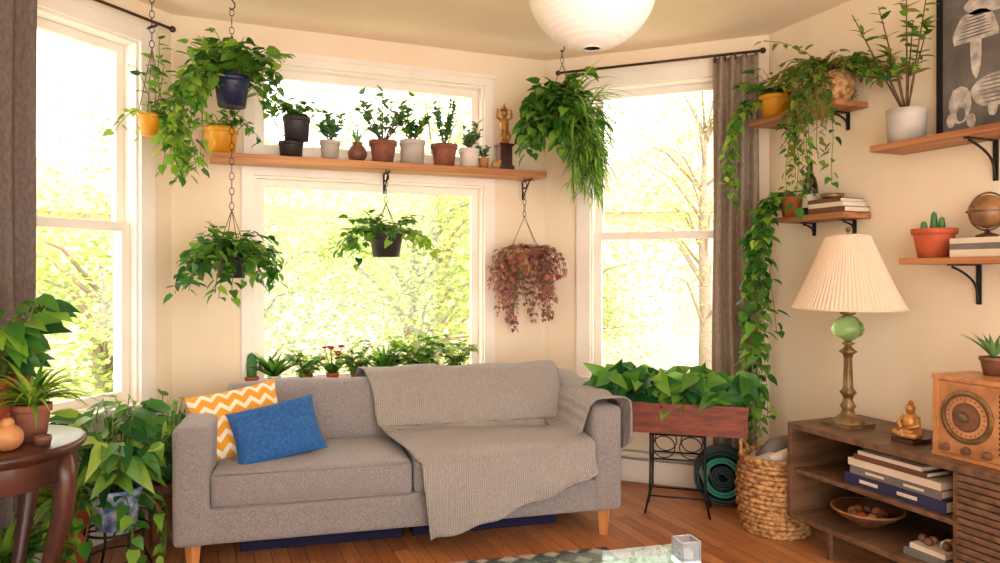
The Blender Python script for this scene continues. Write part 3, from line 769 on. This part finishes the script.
# ------------------------------------------------------------------ right wall shelves
def bracket(b,y,z,dx=.19,dz=.17):
    b.box(XR-.008,XR-.002,y-.012,y+.012,z-dz,z,'black'); b.box(XR-dx,XR-.002,y-.012,y+.012,z-.006,z,'black')
    pts=[(XR-.01,y,z-dz+.01)]
    for k in range(9):
        t=k/8; pts.append((XR-.012-(dx-.03)*(t**1.6), y, z-dz+.02+(dz-.03)*(t**.55)))
    b.tube(pts,.006,'black',6)
def wshelf(y0,y1,z,dep,brs,t=.028,br=(.19,.17)):
    b = B('bracket_shelf'); b.box(XR-dep,XR-.002,y0,y1,z-t,z,'shelfr')
    for y in brs: bracket(b,y,z-t,*br)
    b.done(bevel=.003)
wshelf(2.60,3.20,2.14,.22,(2.72,3.08),br=(.12,.09))
wshelf(1.45,2.41,1.876,.22,(1.98,1.55))
wshelf(2.585,3.03,1.592,.19,(2.68,2.94),br=(.10,.07))
wshelf(1.45,2.26,1.36,.22,(2.05,1.55))
xs = 2.93
b = B('yellow_potted_pothos', at=(xs,3.10,2.141)); b.pot(.085,.13,'yellow')
for i in range(20): a=R.uniform(0,2*pi); b.vine((0,0,.11),(math.cos(a),math.sin(a),1.8),R.uniform(.12,.28),6,.066,.048,L1,.04)
for i in range(8): b.vine((-.06,0.05,.11),(-.9,R.uniform(.1,.7),.3),R.uniform(.35,.7),10,.055,.04,L3 if i%2 else L1,.04)
b.done()
b = B('potted_trailing_plant', at=(2.92,2.70,2.141)); b.lathe([(.001,0),(.075,0),(.10,.05),(.105,.10),(.085,.15),(.078,.15),(.08,.12)],'wicker'); b.disc(.08,.13,'soil')
for i in range(60): a=R.uniform(0,2*pi); b.vine((0,0,.13),(math.cos(a),math.sin(a),1.8),R.uniform(.15,.36),9,.042,.024,L6 if i%2 else L1,.025,per=2)
for i in range(14): b.vine((-.07,0,.12),(-.7,R.uniform(-.9,.9),.3),R.uniform(.3,.7),12,.044,.032,L1 if i%2 else L6,.028)
for i in range(6): b.vine((-.02,0,.13),(-.3,R.uniform(.5,1.5),1.5),R.uniform(.3,.45),4,.045,.03,L6,.035)
b.done()
b = B('trailing_pothos', at=(2.92,2.975,1.593)); b.pot(.06,.11,'terra')
for i in range(16): a=R.uniform(0,2*pi); b.vine((0,0,.09),(math.cos(a),math.sin(a),1.2),R.uniform(.12,.25),9,.06,.045,L1,.04)
for i in range(12): b.vine((-.05,.03,.09),(-.9,R.uniform(-.5,1.4),.3),R.uniform(.5,1.1),11,.066,.05,[L1,L1,L2][i%3],.055,jit=.26)
for i in range(10): b.vine((-.05,.03,.09),(-.9,R.uniform(-.3,1.0),.3),R.uniform(1.15,1.42),12,.066,.05,[L1,L3,L1][i%3],.055,jit=.2)
b.done()
b = B('wine_bottle', at=(2.93,2.855,1.593)); b.lathe([(.001,0),(.036,0),(.038,.01),(.038,.15),(.030,.19),(.014,.22),(.013,.27),(.016,.272),(.016,.285),(.001,.286)],'bottle'); b.lathe([(.0385,.04),(.0385,.11)],'book2'); b.done()
b = B('book_stack', at=(2.87,2.81,1.593), rz=-pi/2); z=0
for (w,d,h_,mt) in ((.225,.17,.028,'book3'),(.215,.16,.022,'book2'),(.20,.16,.020,'book3')):
    b.box(0,w,0,d,z,z+.003,mt); b.box(0,w,0,d,z+h_-.003,z+h_,mt); b.box(0,w,0,.004,z+.003,z+h_-.003,mt); b.box(.004,w-.004,.004,d-.005,z+.003,z+h_-.003,'page'); z+=h_+.0005
b.lathe([(.001,z),(.045,z),(.06,z+.03),(.054,z+.03),(.001,z+.008)],'brass',.08,.08)
b.done()
b = B('potted_tree', at=(2.93,2.30,1.877)); b.pot(.085,.15,'grayc',taper=.88,rim=False)
for i in range(10):
    a = i*.7+.3; top = V((.06*math.cos(a)-.02,.20*math.sin(a)+.07,R.uniform(.34,.70))); mid_ = V((top.x*.3,top.y*.35,.30)); 
    b.tube([(0,0,.12),mid_,top],[.005,.004,.002],'bark',5)
    for k in range(16):
        t = R.uniform(0,1); p = mid_.lerp(top,t); a2=R.uniform(0,6.28); b.leaf(p,(math.cos(a2),math.sin(a2),R.uniform(.1,.8)),R.uniform(.045,.075),.024,L6 if k%3==0 else L1,curl=.2)
b.done()
b = B('framed_picture', mat4=frame((XR-.03,2.215),(0,-1),(1,0)) @ Matrix.Translation((0,0,1.878)))
w=.50; h_=.66; b.box(0,.022,-.012,.02,0,h_,'black'); b.box(w-.022,w,-.012,.02,0,h_,'black'); b.box(.022,w-.022,-.012,.02,0,.022,'black'); b.box(.022,w-.022,-.012,.02,h_-.022,h_,'black'); b.box(.022,w-.022,.0,.015,.022,h_-.022,'canvas')
def flat(cx,cz,rx,rz_,half=False,mt='print',y=-.001):
    n=20; vs=[]
    for i in range(n+1 if half else n):
        a = pi*i/n if half else 2*pi*i/n; k_ = 1+.12*noise.noise(V((math.cos(a)*2,math.sin(a)*2,cx*9)))
        vs.append((cx+rx*math.cos(a)*k_,y,cz+rz_*math.sin(a)*k_))
    b.add(vs,[tuple(range(len(vs)))[::-1]],mt)
flat(.17,.40,.10,.13,True); flat(.17,.36,.025,.12,mt='print',y=-.0012); flat(.27,.18,.12,.07,mt='print'); flat(.10,.14,.05,.08); flat(.36,.40,.08,.12,True); flat(.36,.32,.02,.12); flat(.24,.55,.12,.05)
for i in range(9): flat(.06+i*.045,.08+.02*math.sin(i*2),.02,.03,y=-.0014,mt='canvas' if i%2 else 'print')
for i in range(7): flat(.17,.42+i*.014,.085-.008*i,.003,y=-.0016,mt='canvas'); flat(.27,.13+i*.017,.09-.006*abs(i-3),.003,y=-.0016,mt='canvas'); flat(.36,.42+i*.014,.065-.006*i,.003,y=-.0016,mt='canvas')
b.done()
b = B('terracotta_potted_cactus', at=(2.92,2.16,1.361)); b.pot(.085,.125,'terra',taper=.72)
for (dx,dy,h2) in ((0,0,.10),(.03,.03,.07),(-.03,.02,.06),(.0,-.035,.075)):
    b.T = Matrix.Translation((dx,dy,.10)) @ Matrix.Rotation(dx*6,4,'Y'); b.lathe([(.001,0),(.010,.01),(.013,h2*.5),(.009,h2*.9),(.001,h2)],'cactus',n=16,flute=.12,fn=8)
b.T = I4; b.done()
b = B('book_stack', at=(2.85,2.04,1.361), rz=-pi/2); z=0
for (w,d,h2,mt) in ((.36,.19,.030,'book2'),(.34,.18,.024,'book4'),(.32,.18,.022,'book2')):
    b.box(0,w,0,d,z,z+.003,mt); b.box(0,w,0,d,z+h2-.003,z+h2,mt); b.box(0,w,0,.004,z+.003,z+h2-.003,mt); b.box(.004,w-.004,.004,d-.005,z+.003,z+h2-.003,'page'); z+=h2+.0005
b.done()
b = B('globe', at=(2.94,1.945,1.361+.079)); b.lathe([(.001,0),(.045,0),(.04,.01),(.012,.02),(.008,.035)],'darkwood'); b.sph((0,0,.105),.068,mat('globe_map',(150,104,60),(40,56,50),9,.25,detail=6),24,16); b.torus((0,0,.105),.076,.004,'brass',32,6,'X'); b.torus((0,0,.105),.074,.003,'brass',32,6,'Z'); b.done()

# ------------------------------------------------------------------ left: pedestal table + plants
b = B('side_table', at=(-.665,2.823,0))
b.lathe([(.001,.70),(.27,.70),(.285,.705),(.30,.72),(.305,.73),(.30,.74),(.29,.743),(.001,.743)],'darkwood',n=48)
b.lathe([(.27,.62),(.275,.63),(.27,.70)],'darkwood',n=48,flute=.02,fn=20); b.lathe([(.255,.70),(.255,.62),(.27,.62)],'darkwood',n=48)
for k in range(4):
    a = k*pi/2-.35; ca,sa = math.cos(a),math.sin(a)
    rs = [(.255,.70),(.27,.62),(.265,.52),(.235,.40),(.20,.28),(.19,.18),(.21,.09),(.26,.02),(.275,.016)]
    b.tube([(r*ca,r*sa,z) for r,z in rs],[.034,.036,.032,.026,.022,.02,.02,.024,.014],'darkwood',12)
b.tube([(.2*math.cos(-.35),.2*math.sin(-.35),.25),(-.2*math.cos(-.35),-.2*math.sin(-.35),.25)],.012,'darkwood'); b.tube([(.2*math.sin(.35),.2*math.cos(.35),.25),(-.2*math.sin(.35),-.2*math.cos(.35),.25)],.012,'darkwood'); b.sph((0,0,.25),(.04,.04,.03),'darkwood')
b.done()
TZ=.744
b = B('potted_spider_plant', at=(-.515,2.80,TZ)); b.pot(.055,.12,'terrad'); b.zmin=.01
for i in range(76): a=R.uniform(0,6.28); b.blade((0,0,.11),(math.cos(a)*.9,math.sin(a)*.9,R.uniform(.5,2.6)),R.uniform(.16,.29),.017,L1 if i%2 else L3,1.4,swirl=.3)
b.done()
b = B('potted_rubber_plant', at=(-.635,2.93,TZ)); b.pot(.08,.20,'terra'); b.zmin=.01
for i in range(90):
    a=R.uniform(0,6.28); d=V((math.cos(a)*.55,math.sin(a)*.55,1)).normalized(); h2=R.uniform(.06,.34); p=V((0,0,.18))+d*h2
    b.tube([(0,0,.17),p],.0025,'stem',4); b.leaf(p,(math.cos(a),math.sin(a),R.uniform(-.6,.5)),R.uniform(.08,.12),.06,L1 if i%3 else L2,up=(R.uniform(-.8,.8),-.9,.8),curl=.3)
b.done()
b = B('gourd', at=(-.555,2.655,TZ)); b.sph((0,0,.042),(.045,.045,.042),'gourd'); b.sph((0.0,.0,.085),(.02,.02,.02),'gourd'); b.tube([(0,0,.1),(.005,0,.118)],.004,'bark'); b.done()
b = B('tealight_holder', at=(-.47,2.71,TZ)); b.lathe([(.001,0),(.022,0),(.026,.02),(.026,.03),(.022,.03),(.02,.012),(.001,.012)],'brownc'); b.done()
b = B('plant_stand', at=(-.335,3.50,0))
for k in range(4):
    a=k*pi/2+.5; b.tube([(.15*math.cos(a),.15*math.sin(a),.006),(.11*math.cos(a),.11*math.sin(a),.10),(.12*math.cos(a),.12*math.sin(a),.20)],.006,'black')
b.torus((0,0,.20),.12,.006,'black'); b.torus((0,0,.08),.115,.004,'black'); b.tube([(-.12,0,.197),(.12,0,.197)],.004,'black'); b.tube([(0,-.12,.197),(0,.12,.197)],.004,'black')
b.done()
b = B('potted_peace_lily', at=(-.335,3.50,.207)); b.cm=.10; b.sofaside=True; b.pot(.10,.17,'ceramicblue',taper=.8)
for i in range(150):
    a=R.uniform(0,6.28); d=V((math.cos(a)*R.uniform(.2,1.0),math.sin(a)*R.uniform(.2,1.0),1)).normalized(); h2=R.uniform(.08,.40); p=V((0,0,.15))+d*h2
    b.tube([(0,0,.14),p],.0025,'stem',4); b.leaf(p,(math.cos(a),math.sin(a),R.uniform(-.9,.4)),R.uniform(.09,.16),R.uniform(.045,.07),[L1,L3,L1,L2][i%4],up=(R.uniform(-.8,.8),-.7,.9),curl=.4)
for i in range(14): a=R.uniform(0,6.28); b.vine((.06*math.cos(a),.06*math.sin(a),.16),(math.cos(a),math.sin(a),.5),R.uniform(.25,.42),12,.07,.05,L1,.045)
b.done()
def floorp(name,x,y,r,h,pm,n,ln,wd,lm):
    b = B(name, at=(x,y,0)); b.cm=.08; b.pot(r,h,pm)
    for i in range(n): a=R.uniform(0,6.28); b.blade((0,0,h*.85),(math.cos(a)*.8,math.sin(a)*.8,R.uniform(.6,1.8)),R.uniform(.6,1)*ln,wd,lm,1.4)
    b.done()
floorp('potted_fern',-.72,3.36,.10,.16,'ceramicblue',90,.36,.03,L1)
floorp('potted_fern',-.52,3.64,.08,.30,'terra',70,.36,.035,L3)
floorp('potted_fern',-.60,3.12,.08,.10,'charcoal',60,.24,.03,L3)
b = B('potted_philodendron', at=(-.17,3.80,0)); b.sofaside=True; b.pot(.07,.30,'terrad')
for i in range(70):
    a=R.uniform(0,6.28); d=V((math.cos(a)*.5,math.sin(a)*.5,1)).normalized(); p=V((0,0,.28))+d*R.uniform(.1,.48)
    b.tube([(0,0,.27),b.lim(p,.05)],.0025,'stem',4); b.leaf(p,(math.cos(a),math.sin(a),R.uniform(-.6,.4)),R.uniform(.08,.13),.06,L1,curl=.3)
b.done()

# ------------------------------------------------------------------ lantern
b = B('paper_lantern', at=(1.251,2.188,2.283))
nn=26; prof2=[]
for j in range(nn*4+1):
    t=j/(nn*4); a=.12+(pi-.24)*t; r=.2216*(1-.0025*(.5+.5*math.cos(2*pi*nn*t))); prof2.append((r*math.sin(a),-.95*r*math.cos(a)))
b.lathe(prof2,'paper',n=64); b.tube([(0,0,.20),(0,0,H-2.283)],.004,'white'); b.lathe([(.001,.36),(.05,.37),(.055,.396)],'white'); b.torus((0,0,-.209),.03,.003,'white',24,5)
b.done()

# ------------------------------------------------------------------ coffee table, rug
CT = Matrix.Translation((1.42,1.95,0)) @ Matrix.Rotation(math.radians(-8),4,'Z')
b = B('coffee_table', mat4=CT)
b.box(-1.1,0,-.6,0,.405,.42,'tableglass')
for x in (-1.06,-.04):
    for y in (-.56,-.04): b.tube([(x,y,0.011),(x,y,.404)],.014,'grayc',10)
for (p0,p1) in (((-1.06,-.56),(-.04,-.56)),((-.04,-.56),(-.04,-.04)),((-.04,-.04),(-1.06,-.04)),((-1.06,-.04),(-1.06,-.56))):
    b.tube([(p0[0],p0[1],.39),(p1[0],p1[1],.39)],.010,'grayc',8)
b.done(bevel=.002)
b = B('glass_candle_holder', mat4=CT @ Matrix.Translation((-.045,-.16,.4205)))
b.box(-.032,.032,-.032,.032,0,.02,'clear'); b.box(-.032,-.026,-.032,.032,.02,.075,'clear'); b.box(.026,.032,-.032,.032,.02,.075,'clear'); b.box(-.026,.026,-.032,-.026,.02,.075,'clear'); b.box(-.026,.026,.026,.032,.02,.075,'clear')
b.lathe([(.001,.021),(.02,.021),(.02,.04),(.001,.04)],'white',n=16); b.done(bevel=.001)
b = B('area_rug', mat4=Matrix.Translation((1.0,2.0,0)) @ Matrix.Rotation(math.radians(-8),4,'Z')); b.box(-1.0,.62,-.9,1.04,.001,.010,'rug'); b.done()

# ------------------------------------------------------------------ outdoors
b = B('lawn'); b.box(-30,40,4.8,50,-1.2,-1.1,'grass'); b.done()
def house(x,y,rz,w,d,h):
    b = B('neighbor_house', at=(x,y,-1.1), rz=rz); b.box(-w/2,w/2,-d/2,d/2,0,h,'ext')
    b.add([(-w/2-.3,-d/2-.3,h),(w/2+.3,-d/2-.3,h),(w/2+.3,d/2+.3,h),(-w/2-.3,d/2+.3,h),(0,-d/2-.3,h+w*.25),(0,d/2+.3,h+w*.25)],[(0,1,4),(1,2,5,4),(2,3,5),(3,0,4,5),(0,3,2,1)],'roof')
    for i in (-1,0,1):
        b.box(i*w*.3-.5,i*w*.3+.5,-d/2-.05,-d/2,1.2,2.6,'trim'); b.box(i*w*.3-.42,i*w*.3+.42,-d/2-.07,-d/2-.05,1.28,2.52,'extwin')
    b.done()
house(-6,16,.5,7,7,3.4); house(11,15,-.5,7,7,3.6); house(3.2,20,0,7,6,3.8)
def tree(x,y,hh,rad,n,z0=-1.1,low=.35,ls=.085):
    b = B('tree', at=(x,y,z0)); R2=R
    b.tube([(0,0,0),(.05,.05,hh*.3),(-.05,0,hh*.6),(0,0,hh*.85)],[.13,.10,.07,.03],'treebark',10)
    cs=[]
    for i in range(24):
        a=R2.uniform(0,6.28); r=rad*R2.uniform(.2,1); z=hh*R2.uniform(low,1.05); c=V((r*math.cos(a),r*math.sin(a),z)); cs.append(c)
        b.tube([(0,0,max(.5,z-rad*.6)),c*.6+V((0,0,z*.36)),c],[.03,.018,.008],'treebark',5)
    for i in range(n):
        c=cs[i%len(cs)]; p=c+V((R2.gauss(0,1),R2.gauss(0,1),R2.gauss(0,.8)))*rad*.3
        if p.z<.15: p.z=.15+R2.uniform(0,.3)
        a=R2.uniform(0,6.28); d=V((math.cos(a),math.sin(a),R2.uniform(-.8,.5))).normalized(); sd=d.cross(V((R2.uniform(-1,1),R2.uniform(-1,1),1))).normalized(); l=ls
        b.add([p,p+d*l*.5+sd*l*.35,p+d*l,p+d*l*.5-sd*l*.35],[(0,1,2,3)],LT)
    b.done()
tree(.4,10.5,3.9,1.7,9500,low=.3); tree(3.6,11.5,5.0,1.9,5500,low=.4); tree(-3.2,10.5,3.2,1.3,3200,low=.3); tree(7.6,9.6,5.4,1.4,3200,low=.4); tree(2.4,8.5,3.3,1.4,9500,low=.2); tree(-.9,8.3,2.6,1.0,5000,low=.2); tree(6.2,11.5,3.0,1.2,4000,low=.2)

# ------------------------------------------------------------------ light, world, camera
sd = bpy.data.lights.new('sun','SUN'); sd.energy = 1.15; sd.angle = math.radians(3); sd.color=(1,.90,.74)
so = bpy.data.objects.new('sun', sd); scene.collection.objects.link(so)
so.rotation_euler = V((.25,1,-1.75)).to_track_quat('-Z','Y').to_euler()
so.location=(0,-5,9)
w = bpy.data.worlds.new('World'); scene.world = w; w.use_nodes = True
bg = w.node_tree.nodes['Background']; bg.inputs[0].default_value = (1,.93,.835,1); bg.inputs[1].default_value = 2.95
cam = bpy.data.cameras.new('Camera'); co = bpy.data.objects.new('Camera', cam); scene.collection.objects.link(co)
co.location = (0,0,1.3); co.rotation_euler = (pi/2,0,math.radians(-22.5)); cam.sensor_width = 36; cam.lens = 26.0; cam.shift_y = -.0095; cam.clip_start=.05
scene.camera = co
scene.view_settings.view_transform = 'Standard'
scene.view_settings.exposure = 0.74
